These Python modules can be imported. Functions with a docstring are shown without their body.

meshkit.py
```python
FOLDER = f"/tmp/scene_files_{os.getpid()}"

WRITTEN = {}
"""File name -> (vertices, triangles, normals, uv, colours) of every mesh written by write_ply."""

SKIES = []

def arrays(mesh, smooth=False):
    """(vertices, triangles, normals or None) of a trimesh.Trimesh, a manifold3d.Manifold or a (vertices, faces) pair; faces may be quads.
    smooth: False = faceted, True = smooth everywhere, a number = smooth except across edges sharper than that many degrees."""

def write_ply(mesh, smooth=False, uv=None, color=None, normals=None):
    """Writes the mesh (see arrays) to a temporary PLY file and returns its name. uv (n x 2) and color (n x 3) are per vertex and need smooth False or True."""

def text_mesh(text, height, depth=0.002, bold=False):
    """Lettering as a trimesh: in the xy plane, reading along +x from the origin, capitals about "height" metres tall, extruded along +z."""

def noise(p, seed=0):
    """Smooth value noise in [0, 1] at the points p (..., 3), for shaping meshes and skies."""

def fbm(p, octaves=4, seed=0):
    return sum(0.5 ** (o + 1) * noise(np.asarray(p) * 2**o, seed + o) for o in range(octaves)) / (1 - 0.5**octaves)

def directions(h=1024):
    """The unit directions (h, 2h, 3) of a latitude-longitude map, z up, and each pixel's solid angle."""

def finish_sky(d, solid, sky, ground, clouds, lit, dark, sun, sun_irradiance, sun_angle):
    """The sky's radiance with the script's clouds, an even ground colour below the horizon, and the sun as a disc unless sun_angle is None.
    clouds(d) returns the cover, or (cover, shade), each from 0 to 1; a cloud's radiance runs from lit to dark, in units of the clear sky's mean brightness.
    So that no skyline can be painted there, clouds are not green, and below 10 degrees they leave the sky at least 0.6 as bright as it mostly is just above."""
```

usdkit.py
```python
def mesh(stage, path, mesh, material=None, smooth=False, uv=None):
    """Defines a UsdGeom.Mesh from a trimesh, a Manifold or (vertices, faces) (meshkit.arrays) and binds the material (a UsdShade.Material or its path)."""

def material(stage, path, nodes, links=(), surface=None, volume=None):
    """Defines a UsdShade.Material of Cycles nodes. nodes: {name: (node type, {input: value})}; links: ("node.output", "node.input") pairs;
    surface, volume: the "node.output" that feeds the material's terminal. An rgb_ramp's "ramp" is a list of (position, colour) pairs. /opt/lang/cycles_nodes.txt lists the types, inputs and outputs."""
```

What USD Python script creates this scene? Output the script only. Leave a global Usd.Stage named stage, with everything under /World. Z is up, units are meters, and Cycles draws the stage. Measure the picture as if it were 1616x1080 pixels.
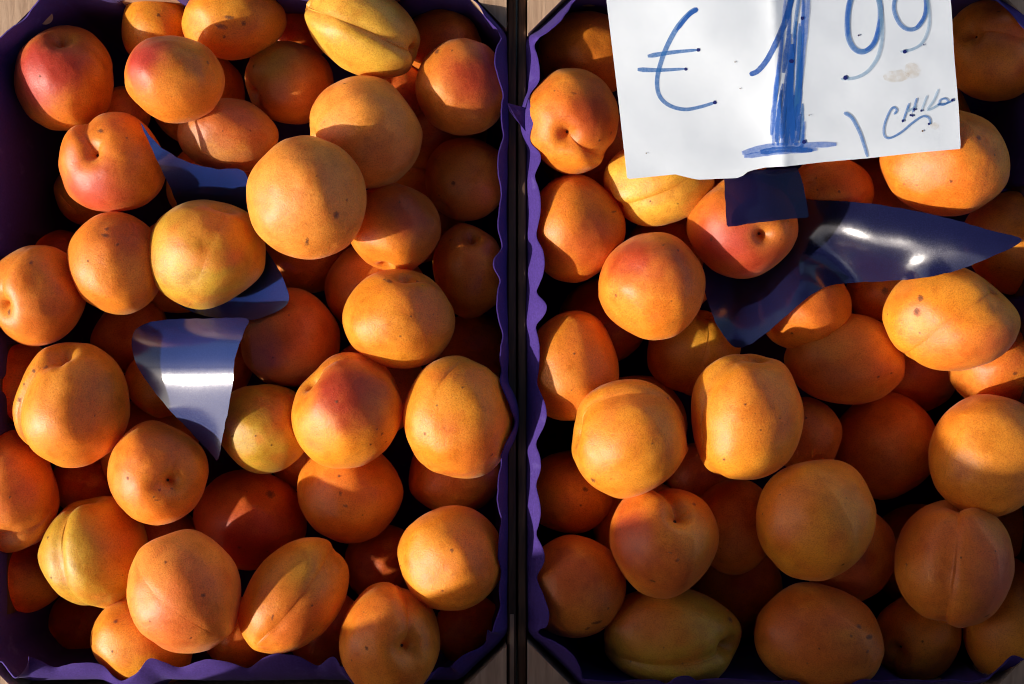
import math, random
import numpy as np, trimesh
import usdkit, meshkit
from pxr import Usd, UsdGeom, UsdLux, UsdShade, Sdf, Gf, Vt
from shapely.geometry import Polygon, Point
import shapely

stage = Usd.Stage.CreateInMemory()
UsdGeom.SetStageUpAxis(stage, UsdGeom.Tokens.z)
UsdGeom.SetStageMetersPerUnit(stage, 1.0)
UsdGeom.Xform.Define(stage, '/World'); UsdGeom.Scope.Define(stage, '/World/Looks')

# ------------------------------------------------------------------ camera, sky, sun
S = 0.00036            # metres per photograph pixel on the plane of the crate rims (z = 0)
D = 0.75               # camera height above that plane
CX, CY = 808.0, 540.0
cam = UsdGeom.Camera.Define(stage, '/World/camera')
cam.AddTranslateOp().Set(Gf.Vec3d(0, 0, D))
APW = 36.0
cam.CreateHorizontalApertureAttr(APW); cam.CreateVerticalApertureAttr(APW * 684 / 1024)
cam.CreateFocalLengthAttr(APW * D / (1616 * S))
cam.CreateClippingRangeAttr(Gf.Vec2f(0.01, 100))
cam.CreateFStopAttr(11.0); cam.CreateFocusDistanceAttr(D - 0.012)
cam.CreateExposureAttr(0.29)

SUN_EL = math.radians(26)
SUN_AZ = np.array([-0.93, -0.36]); SUN_AZ /= np.linalg.norm(SUN_AZ)
sund = np.array([SUN_AZ[0] * math.cos(SUN_EL), SUN_AZ[1] * math.cos(SUN_EL), math.sin(SUN_EL)])
sky_m = usdkit.material(stage, '/World/Looks/sky', {
    's': ('sky_texture', {'sky_type': 'single_scattering', 'sun_disc': False, 'sun_elevation': SUN_EL, 'aerosol_density': 3.0, 'air_density': 0.7,
                          'sun_rotation': math.atan2(sund[0], sund[1])}),
    'b': ('background_shader', {'strength': 0.095})}, [('s.color', 'b.color')], surface='b.background')
dome = UsdLux.DomeLight.Define(stage, '/World/sky')
UsdShade.MaterialBindingAPI.Apply(dome.GetPrim()).Bind(sky_m)
dome.GetPrim().SetCustomDataByKey('kind', 'structure')
sun = UsdLux.DistantLight.Define(stage, '/World/sun')
sun.CreateNormalizeAttr(True); sun.CreateIntensityAttr(1.25); sun.CreateAngleAttr(1.0)
sun.CreateColorAttr(Gf.Vec3f(1.0, 0.91, 0.79))
sun.AddTransformOp().Set(Gf.Matrix4d().SetRotate(Gf.Rotation(Gf.Vec3d(0, 0, 1), Gf.Vec3d(*map(float, sund)))))

# ------------------------------------------------------------------ helpers
def P(px, py, z):
    """the point at height z seen at photograph pixel px, py"""
    k = S * (D - z) / D
    return np.array([(px - CX) * k, (CY - py) * k, z])

used = {}
def path_for(name, parent):
    base = (str(parent.GetPath()) if parent is not None else '/World')
    n = used.get((base, name), 0); used[(base, name)] = n + 1
    return f'{base}/{name}' + (f'_{n:03d}' if n else '')

def tag(prim, label=None, category=None, group=None, kind=None):
    for k, v in (('label', label), ('category', category), ('group', group), ('kind', kind)):
        if v: prim.SetCustomDataByKey(k, v)
    return prim

def obj(name, mesh, mat, parent=None, smooth=False, color=None):
    m = usdkit.mesh(stage, path_for(name, parent), mesh, mat, smooth=smooth)
    if color is not None:
        UsdGeom.PrimvarsAPI(m).CreatePrimvar('skin', Sdf.ValueTypeNames.Color3fArray, 'vertex').Set(
            Vt.Vec3fArray.FromNumpy(np.asarray(color, np.float32)))
    return m.GetPrim()

def thing(name, label, category, group=None, loc=(0, 0, 0)):
    x = UsdGeom.Xform.Define(stage, path_for(name, None))
    x.AddTranslateOp().Set(Gf.Vec3d(*map(float, loc)))
    return tag(x.GetPrim(), label, category, group)

def box(x0, x1, y0, y1, z0, z1, ch=0.0008):
    b = trimesh.creation.box((x1 - x0, y1 - y0, z1 - z0))
    v = b.vertices
    # chamfered: hull of the box shrunk along each axis in turn
    h = np.array([x1 - x0, y1 - y0, z1 - z0]) / 2
    c = min(ch, h.min() * 0.45)
    pts = [np.sign(v) * (h - c * (np.arange(3) != k)) for k in range(3)]
    m = trimesh.convex.convex_hull(np.vstack(pts))
    m.apply_translation([(x0 + x1) / 2, (y0 + y1) / 2, (z0 + z1) / 2])
    return m

def sstep(a, b, x):
    t = np.clip((x - a) / (b - a), 0, 1); return t * t * (3 - 2 * t)

def unit(v): return v / np.linalg.norm(v)

# ------------------------------------------------------------------ materials
def M(name, nodes, links, surface='p.BSDF'):
    return usdkit.material(stage, '/World/Looks/' + name, nodes, links, surface=surface)

skin = M('apricot_skin', {
    'a': ('attribute', {'attribute': 'skin'}),
    'g': ('geometry', {}),
    'n1': ('noise_texture', {'scale': 90.0, 'detail': 6.0, 'roughness': 0.68}),
    'r1': ('rgb_ramp', {'ramp': [(0.3, (0.76, 0.64, 0.52)), (0.5, (1, 1, 1)), (0.72, (1.10, 1.16, 1.2))]}),
    'm1': ('mix_color', {'blend_type': 'multiply', 'fac': 0.8, 'use_clamp': False}),
    # pores
    'n2': ('noise_texture', {'scale': 1250.0, 'detail': 3.0, 'roughness': 0.7}),
    'r2': ('rgb_ramp', {'ramp': [(0.34, (0.66, 0.52, 0.40)), (0.5, (1, 1, 1)), (0.66, (1.12, 1.18, 1.25))]}),
    'm2': ('mix_color', {'blend_type': 'multiply', 'fac': 0.7, 'use_clamp': False}),
    # dark flecks, sparse
    'v': ('voronoi_texture', {'scale': 120.0, 'randomness': 1.0}),
    'fl': ('map_range', {'from_min': 0.045, 'from_max': 0.10, 'to_min': 1.0, 'to_max': 0.0, 'clamp': True}),
    'vm': ('noise_texture', {'scale': 38.0, 'detail': 2.0}),
    'fm': ('map_range', {'from_min': 0.55, 'from_max': 0.63, 'to_min': 0.0, 'to_max': 0.75, 'clamp': True}),
    'ff': ('math', {'math_type': 'multiply'}),
    'm3': ('mix_color', {'blend_type': 'mix', 'b': (0.09, 0.035, 0.015)}),
    # tiny pale specks
    'v2': ('voronoi_texture', {'scale': 620.0, 'randomness': 1.0}),
    'f2': ('map_range', {'from_min': 0.06, 'from_max': 0.16, 'to_min': 0.18, 'to_max': 0.0, 'clamp': True}),
    'm4': ('mix_color', {'blend_type': 'mix', 'b': (0.80, 0.38, 0.12)}),
    'rr': ('map_range', {'from_min': 0.3, 'from_max': 0.7, 'to_min': 0.40, 'to_max': 0.54, 'clamp': True}),
    'bm': ('bump', {'strength': 0.30, 'distance': 0.0005}),
    'bn': ('bump', {'strength': 0.12, 'distance': 0.004}),
    'p': ('principled_bsdf', {'specular_ior_level': 0.44, 'subsurface_weight': 0.25, 'subsurface_scale': 0.004,
                              'subsurface_radius': (1.0, 0.35, 0.10), 'sheen_weight': 0.08, 'sheen_roughness': 0.35,
                              'sheen_tint': (1.0, 0.82, 0.68)}),
}, [('g.position', 'n1.vector'), ('n1.fac', 'r1.fac'), ('a.color', 'm1.a'), ('r1.color', 'm1.b'),
    ('g.position', 'n2.vector'), ('n2.fac', 'r2.fac'), ('m1.result', 'm2.a'), ('r2.color', 'm2.b'),
    ('g.position', 'v.vector'), ('v.distance', 'fl.value'), ('g.position', 'vm.vector'), ('vm.fac', 'fm.value'),
    ('fl.result', 'ff.value1'), ('fm.result', 'ff.value2'), ('ff.value', 'm3.fac'), ('m2.result', 'm3.a'),
    ('g.position', 'v2.vector'), ('v2.distance', 'f2.value'), ('f2.result', 'm4.fac'), ('m3.result', 'm4.a'),
    ('m4.result', 'p.base_color'), ('n1.fac', 'rr.value'), ('rr.result', 'p.roughness'),
    ('n1.fac', 'bn.height'), ('n2.fac', 'bm.height'), ('bn.normal', 'bm.normal'), ('bm.normal', 'p.normal')])

def plain(name, col, rough=0.6, **kw):
    return M(name, {'p': ('principled_bsdf', dict(base_color=col, roughness=rough, **kw))}, [])

scar_m = M('stem_scar', {'g': ('geometry', {}), 'n': ('noise_texture', {'scale': 1500.0, 'detail': 3.0}),
    'r': ('rgb_ramp', {'ramp': [(0.3, (0.012, 0.006, 0.004)), (0.7, (0.07, 0.03, 0.012))]}),
    'p': ('principled_bsdf', {'roughness': 0.8})},
    [('g.position', 'n.vector'), ('n.fac', 'r.fac'), ('r.color', 'p.base_color')])
blem_m = M('blemish', {'g': ('geometry', {}), 'a': ('attribute', {'attribute': 'skin'}), 'n': ('noise_texture', {'scale': 1300.0, 'detail': 5.0, 'roughness': 0.65}),
    'r': ('rgb_ramp', {'ramp': [(0.3, (0.035, 0.014, 0.008)), (0.7, (0.16, 0.06, 0.02))]}),
    'q': ('math', {'math_type': 'add'}),
    'f': ('map_range', {'from_min': 0.74, 'from_max': 1.08, 'to_min': 0.0, 'to_max': 0.72, 'clamp': True}),
    'p': ('principled_bsdf', {'roughness': 0.7}), 't': ('transparent_bsdf', {}), 'x': ('mix_closure', {})},
    [('g.position', 'n.vector'), ('n.fac', 'r.fac'), ('r.color', 'p.base_color'), ('n.fac', 'q.value1'), ('a.fac', 'q.value2'), ('q.value', 'f.value'),
     ('f.result', 'x.fac'), ('t.BSDF', 'x.closure1'), ('p.BSDF', 'x.closure2')], surface='x.closure')

def wood(name, dark, light, along='y', scale=1.0):
    sc = (55 * scale, 5 * scale, 55 * scale) if along == 'y' else (5 * scale, 55 * scale, 55 * scale)
    return M(name, {'g': ('geometry', {}), 'mp': ('mapping', {'scale': sc}),
        'n': ('noise_texture', {'scale': 4.0, 'detail': 6.0, 'roughness': 0.65, 'distortion': 0.6}),
        'r': ('rgb_ramp', {'ramp': [(0.25, dark), (0.75, light)]}),
        'b': ('bump', {'strength': 0.5, 'distance': 0.0008}),
        'p': ('principled_bsdf', {'roughness': 0.75})},
        [('g.position', 'mp.vector'), ('mp.vector', 'n.vector'), ('n.fac', 'r.fac'), ('r.color', 'p.base_color'),
         ('n.fac', 'b.height'), ('b.normal', 'p.normal')])
pale_wood = wood('pale_wood', (0.26, 0.15, 0.09), (0.54, 0.37, 0.25))
dark_wood = wood('dark_wood', (0.022, 0.011, 0.006), (0.15, 0.08, 0.045))
table_wood = wood('table_wood', (0.03, 0.045, 0.04), (0.09, 0.11, 0.10), 'x')

liner_m = M('purple_liner', {'g': ('geometry', {}), 'w': ('noise_texture', {'scale': 60.0, 'detail': 6.0, 'roughness': 0.7}), 'wr': ('map_range', {'from_min': 0.60, 'from_max': 0.74, 'to_min': 0.0, 'to_max': 0.45, 'clamp': True}), 'wm': ('mix_color', {'b': (0.14, 0.10, 0.34)}),
    'n': ('noise_texture', {'scale': 900.0, 'detail': 5.0, 'roughness': 0.7}),
    'r': ('rgb_ramp', {'ramp': [(0.25, (0.032, 0.012, 0.120)), (0.75, (0.062, 0.028, 0.235))]}),
    'b': ('bump', {'strength': 0.35, 'distance': 0.0004}),
    'p': ('principled_bsdf', {'roughness': 0.8, 'specular_ior_level': 0.25, 'sheen_weight': 0.05})},
    [('g.position', 'n.vector'), ('g.position', 'w.vector'), ('w.fac', 'wr.value'), ('wr.result', 'wm.fac'), ('r.color', 'wm.a'), ('n.fac', 'r.fac'), ('wm.result', 'p.base_color'), ('n.fac', 'b.height'), ('b.normal', 'p.normal')])

def film_mat(name, base, clear):
    return M(name, {'g': ('geometry', {}),
    'n': ('noise_texture', {'scale': 45.0, 'detail': 2.0, 'roughness': 0.4}),
    'b': ('bump', {'strength': 0.02, 'distance': 0.001}),
    'n3': ('noise_texture', {'scale': 1300.0, 'detail': 2.0}),
    'rr': ('map_range', {'from_min': 0.35, 'from_max': 0.7, 'to_min': 0.15, 'to_max': 0.20, 'clamp': True}),
    'p': ('principled_bsdf', {'base_color': base, 'specular_ior_level': 1.0, 'ior': 1.6}),
    't': ('transparent_bsdf', {'color': (0.30, 0.26, 0.62)}),
    'x': ('mix_closure', {'fac': clear})},
    [('g.position', 'n.vector'), ('n.fac', 'b.height'), ('b.normal', 'p.normal'), ('g.position', 'n3.vector'),
     ('n3.fac', 'rr.value'), ('rr.result', 'p.roughness'), ('p.BSDF', 'x.closure1'), ('t.BSDF', 'x.closure2')], surface='x.closure')
film_blue, film_navy = film_mat('blue_film', (0.014, 0.033, 0.165), 0.25), film_mat('navy_film', (0.008, 0.010, 0.048), 0.34)
film_tab_m = film_mat('clear_navy_film', (0.008, 0.010, 0.050), 0.62)

paper_m = M('white_card', {'g': ('geometry', {}),
    'n': ('noise_texture', {'scale': 25.0, 'detail': 5.0, 'roughness': 0.6}),
    'n2': ('noise_texture', {'scale': 2200.0, 'detail': 3.0}),
    'r': ('rgb_ramp', {'ramp': [(0.2, (0.58, 0.635, 0.71)), (0.8, (0.67, 0.725, 0.80))]}),
    'b': ('bump', {'strength': 0.10, 'distance': 0.0002}), 'b2': ('bump', {'strength': 0.10, 'distance': 0.003}),
    'p': ('principled_bsdf', {'roughness': 0.6, 'specular_ior_level': 0.35})},
    [('g.position', 'n.vector'), ('n.fac', 'r.fac'), ('r.color', 'p.base_color'), ('g.position', 'n2.vector'),
     ('n2.fac', 'b.height'), ('n.fac', 'b2.height'), ('b2.normal', 'b.normal'), ('b.normal', 'p.normal')])

def ink(name, col, cover):
    return M(name, {'g': ('geometry', {}), 'n': ('noise_texture', {'scale': 600.0, 'detail': 4.0, 'roughness': 0.7}),
        'r': ('map_range', {'from_min': 0.3, 'from_max': 0.7, 'to_min': min(1.0, cover * 1.15), 'to_max': cover * 0.72, 'clamp': True}),
        't': ('transparent_bsdf', {}), 'p': ('principled_bsdf', {'base_color': col, 'roughness': 0.55, 'specular_ior_level': 0.3}), 'x': ('mix_closure', {})},
        [('g.position', 'n.vector'), ('n.fac', 'r.value'), ('r.result', 'x.fac'), ('t.BSDF', 'x.closure1'), ('p.BSDF', 'x.closure2')], surface='x.closure')
BLUE = (0.012, 0.085, 0.36)
ink_full, ink_mid, ink_pale, ink_brush = ink('ink_full', BLUE, 0.78), ink('ink_mid', (0.03, 0.14, 0.40), 0.70), ink('ink_pale', (0.16, 0.30, 0.46), 0.50), ink('ink_brush', (0.016, 0.11, 0.46), 0.54)
ink_dot = plain('ink_dot', (0.006, 0.012, 0.12), 0.5)
stain_m = M('stain', {'g': ('geometry', {}), 'n': ('noise_texture', {'scale': 260.0, 'detail': 5.0, 'roughness': 0.65}),
    'r': ('rgb_ramp', {'ramp': [(0.35, (1, 1, 1)), (0.6, (0.93, 0.88, 0.82))]}), 't': ('transparent_bsdf', {})},
    [('g.position', 'n.vector'), ('n.fac', 'r.fac'), ('r.color', 't.color')], surface='t.BSDF')

# ------------------------------------------------------------------ the table under the crates
tag(obj('table_top', box(-1.1, 1.1, -0.7, 0.7, -0.20, -0.165, 0.003), table_wood), kind='structure')

# off the picture: an added roof overhead and a tall carton on the near side, both put in to shade the heap
roof = thing('shade_roof', 'added unseen green canvas roof that shades the heap from the sky', 'shade_awning', None, (0.15, 0.1, 1.35))
shade_canvas_m = plain('shade_canvas', (0.03, 0.06, 0.045), 0.85)
obj('canvas', box(-1.45, 0.22, -0.72, 1.15, 0, 0.012, 0.004), shade_canvas_m, roof)
for yy in (-0.69, 0.2, 1.12): obj('shade_roof_bar', box(-1.45, 0.22, yy - 0.015, yy + 0.015, -0.032, -0.002, 0.003), dark_wood, roof)
for xx in (-1.42, 0.19):
    for yy in ((-0.10, 1.1) if xx < 0 else (1.1,)): obj('shade_roof_post', box(xx - 0.02, xx + 0.02, yy - 0.02, yy + 0.02, -1.53, -0.034, 0.003), dark_wood, roof)
shade_carton_m = plain('shade_carton', (0.36, 0.25, 0.15), 0.85)
ct = thing('tall_shade_carton', 'added unseen cardboard carton standing on the table just outside the near edge of the crates', 'shade_carton', None, (0.02, -0.43, -0.165))
obj('shade_carton_body', box(-0.32, 0.42, -0.18, 0.19, 0.0, 0.41, 0.003), shade_carton_m, ct)
obj('shade_carton_flap', box(-0.32, 0.42, -0.18, 0.004, 0.4105, 0.414, 0.001), shade_carton_m, ct)
obj('shade_carton_flap', box(-0.32, 0.42, 0.006, 0.19, 0.4105, 0.414, 0.001), shade_carton_m, ct)


# ------------------------------------------------------------------ crates and their purple liners
Z_RIM, Z_FLOOR = 0.0, -0.125
def pxx(p): return (p - CX) * S
def pyy(p): return (CY - p) * S

def make_crate(label, x0, x1, y0, y1, corners):
    """x0..x1, y0..y1: outer edge in metres; corners: leg lengths (metres) of the four corner posts, tl tr br bl"""
    t = thing('wooden_crate', label, 'crate', 'fruit crates', ((x0 + x1) / 2, (y0 + y1) / 2, -0.160))
    ox, oy, oz = (x0 + x1) / 2, (y0 + y1) / 2, -0.160
    def put(name, m, mat, **k):
        m = m.copy(); m.apply_translation([-ox, -oy, -oz]); return obj(name, m, mat, t, **k)
    th = 0.0047
    for xa, xb in ((x0, x0 + th), (x1 - th, x1)):
        put('side_board', box(xa, xb, y0 + 0.0072, y1 - 0.0072, -0.062, -0.010), dark_wood)
        put('side_board', box(xa, xb, y0 + 0.0072, y1 - 0.0072, -0.128, -0.074), dark_wood)
    for ya, yb in ((y0, y0 + 0.007), (y1 - 0.007, y1)):
        put('end_board', box(x0, x1, ya, yb, -0.082, -0.006), pale_wood)
        put('end_board', box(x0, x1, ya, yb, -0.150, -0.090), pale_wood)
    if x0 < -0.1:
        put('lit_sliver', box(x1 - th + .0012, x1 - .0010, pyy(1095), pyy(975), -0.0098, -0.0090, .0003), pale_wood)  # pale wood strip painting a sliver of light on the board top
    n = 5
    w = (y1 - y0 - 0.0144) / n
    for k in range(n):
        put('bottom_board', box(x0 + th + .001, x1 - th - .001, y0 + 0.0072 + k * w + 0.002, y0 + 0.0072 + (k + 1) * w - 0.002, -0.150, -0.146), dark_wood)
    for (sx, sy, leg) in ((0, 1, corners[0]), (1, 1, corners[1]), (1, 0, corners[2]), (0, 0, corners[3])):
        cx_, cy_ = (x1 - th - .0004 if sx else x0 + th + .0004), (y1 - 0.0075 if sy else y0 + 0.0075)
        dx, dy = (-1 if sx else 1) * leg, (-1 if sy else 1) * leg
        tri = Polygon([(cx_, cy_), (cx_ + dx, cy_), (cx_, cy_ + dy)]).buffer(-0.0006).buffer(0.0004)
        m = trimesh.creation.extrude_polygon(tri, 0.155, engine='earcut'); m.apply_translation([0, 0, -0.1585])
        put('corner_post', m, pale_wood)
    return t

XL0, XL1, YB, YT = pxx(-33), pxx(814), pyy(1118), pyy(-38)
XR0, XR1 = pxx(817.5), pxx(1656)
make_crate('wooden crate on the left, with the corner posts showing beside the purple liner', XL0, XL1, YB, YT, (.034, .0225, .0275, .016))
make_crate('wooden crate on the right, half under the price card', XR0, XR1, YB, YT, (.0255, .0225, .0275, .030))

def make_liner(label, x0, x1, y0, y1, ch, lean, amp, seed):
    """scalloped tray of purple paper board. ch: chamfers tl tr br bl, lean: how far the top flap leans inward (left, top, right, bottom)"""
    rng = np.random.RandomState(seed)
    c = [(x0, y1 - ch[0]), (x0 + ch[0], y1), (x1 - ch[1], y1), (x1, y1 - ch[1]), (x1, y0 + ch[2]), (x1 - ch[2], y0), (x0 + ch[3], y0), (x0, y0 + ch[3])]
    ring = shapely.LinearRing(c)
    ring = Polygon(ring).buffer(-0.012).buffer(0.012).exterior
    L = ring.length; n = 1100
    ts = np.arange(n) / n * L
    pts = np.array([ring.interpolate(t).coords[0] for t in ts])
    tan = np.roll(pts, -1, 0) - np.roll(pts, 1, 0); tan /= np.linalg.norm(tan, axis=1)[:, None]
    nor = np.stack([-tan[:, 1], tan[:, 0]], 1)
    cen = np.array([(x0 + x1) / 2, (y0 + y1) / 2])
    flip = np.sign(((cen - pts) * nor).sum(1)); nor *= flip[:, None]     # inward
    # lean along the perimeter from the side each point belongs to
    ln = lean[0] * np.clip(nor[:, 0], 0, 1) ** 2 + lean[1] * np.clip(-nor[:, 1], 0, 1) ** 2 + lean[2] * np.clip(-nor[:, 0], 0, 1) ** 2 + lean[3] * np.clip(nor[:, 1], 0, 1) ** 2
    # scallops of uneven width and height
    ph, x = np.zeros(n), 0.0
    k = np.cumsum(np.r_[0, rng.uniform(0.017, 0.041, 200)]); k = k[k < L - 0.02]; k = np.r_[k, L]
    h = np.zeros(n)
    for i in range(len(k) - 1):
        s = (ts >= k[i]) & (ts < k[i + 1]); u = (ts[s] - k[i]) / (k[i + 1] - k[i])
        h[s] = np.sin(np.pi * u) ** rng.uniform(0.7, 1.2) * rng.uniform(0.35, 1.25)
    h = np.convolve(np.r_[h[-4:], h, h[:4]], np.hanning(9) / np.hanning(9).sum(), 'valid')
    wob = 0.0016 * (meshkit.fbm(np.stack([np.cos(ts / L * 6.283) * 6, np.sin(ts / L * 6.283) * 6, np.full(n, seed)], 1), 3, seed) - 0.5) * 2
    rows = [(-0.125, 0.012), (-0.10, 0.0095), (-0.07, 0.0065), (-0.04, 0.0035), (-0.022, 0.0015)]
    V = []
    for z, inset in rows:
        V.append(np.c_[pts + nor * (inset + wob * (1 + z / 0.125))[:, None], np.full(n, z)])
    for f in np.linspace(0.15, 1, 9):
        top = 0.014 + amp * h                    # height above the -0.016 line
        hh = f * top
        inset = 0.001 + ln * (hh ** 1.5) * 6.0 + wob + 0.0022 * f * (meshkit.fbm(np.c_[pts * 95.0, np.full(n, f * 1.2)], 3, seed + 20) - 0.5)
        V.append(np.c_[pts + nor * inset[:, None], -0.018 + hh * np.sqrt(np.clip(1 - (ln * 0.8 * f) ** 2, 0.15, 1))])
    R = len(V); A = np.vstack(V)
    out = nor * -1
    O = np.tile(out, (R, 1)); push = np.zeros(len(A))
    for f in fruits:
        rel = A - f['c']; b_ = (rel[:, :2] * O).sum(1); cc = (rel ** 2).sum(1) - (f['r'] * 1.01) ** 2
        t_ = np.where(cc < 0, -b_ + np.sqrt(np.maximum(b_ * b_ - cc, 0)), 0)
        push = np.maximum(push, np.minimum(t_, 0.0075))
    push = push.reshape(R, n)
    for _q in range(6): push = np.maximum(push, 0.25 * (np.roll(push, 1, 1) + np.roll(push, -1, 1)) + 0.48 * push)
    A[:, :2] += O * push.ravel()[:, None]
    th = 0.0007
    B = A.copy(); B[:, :2] += np.tile(out, (R, 1)) * th
    B[-n:, 2] += 0.0
    F = []
    ii = np.arange(n); jj = (ii + 1) % n
    def quads(a, b): F.append(np.stack([a + ii, a + jj, b + jj], 1)); F.append(np.stack([a + ii, b + jj, b + ii], 1))
    for r in range(R - 1): quads(r * n, (r + 1) * n)
    off = R * n
    for r in range(R - 1): quads(off + (r + 1) * n, off + r * n)
    quads((R - 1) * n, off + (R - 1) * n)
    quads(off, 0)
    t = thing('purple_liner', label, 'crate liner', 'scalloped purple liners', (cen[0], cen[1], -0.125))
    o = np.array([cen[0], cen[1], -0.125])
    obj('scalloped_wall', trimesh.Trimesh(np.vstack([A, B]) - o, np.vstack(F), process=False), liner_m, t, smooth=40)
    bot = Polygon(pts + nor * 0.0115)
    m = trimesh.creation.extrude_polygon(bot, 0.001, engine='earcut'); m.apply_translation(np.array([0, 0, -0.1262]) - o)
    obj('tray_floor', m, liner_m, t)
    if seed == 8:   # a torn corner of the board bent out over the gap between the crates
        q = np.array([(801, 163), (806, 166), (818, 176), (829, 170), (831, 196), (829, 207), (822, 198), (812, 186), (804, 175)], float)
        zz = np.array([4, 3, 1, -2, -3, -3, -1, 1, 3]) / 1000.0
        w3 = np.array([P(x, y, z) for (x, y), z in zip(q, zz)]) - o
        mm = trimesh.Trimesh(np.vstack([w3, w3 - [0, 0, 0.0007]]), [(0, k + 1, k) for k in range(1, 8)] + [(9, 9 + k, 10 + k) for k in range(1, 8)] + [(k, (k + 1) % 9, 9 + (k + 1) % 9) for k in range(9)] + [(k, 9 + (k + 1) % 9, 9 + k) for k in range(9)], process=False)
        obj('torn_flap', mm, liner_m, t)
    return t, o
PX = S
# ------------------------------------------------------------------ apricots
TONE = {  # linear base colours of the skin
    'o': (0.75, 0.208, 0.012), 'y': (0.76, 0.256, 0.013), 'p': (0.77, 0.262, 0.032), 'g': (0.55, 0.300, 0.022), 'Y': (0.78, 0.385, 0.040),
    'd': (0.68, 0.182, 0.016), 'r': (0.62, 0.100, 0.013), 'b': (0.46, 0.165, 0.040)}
RED = np.array((0.40, 0.027, 0.012)); PINK = np.array((0.47, 0.042, 0.028)); GREEN = np.array((0.48, 0.30, 0.02)); ORG = np.array((0.70, 0.125, 0.014))
KIND = {'r': RED, 'k': PINK, 'g': GREEN, 'o': ORG}
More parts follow.
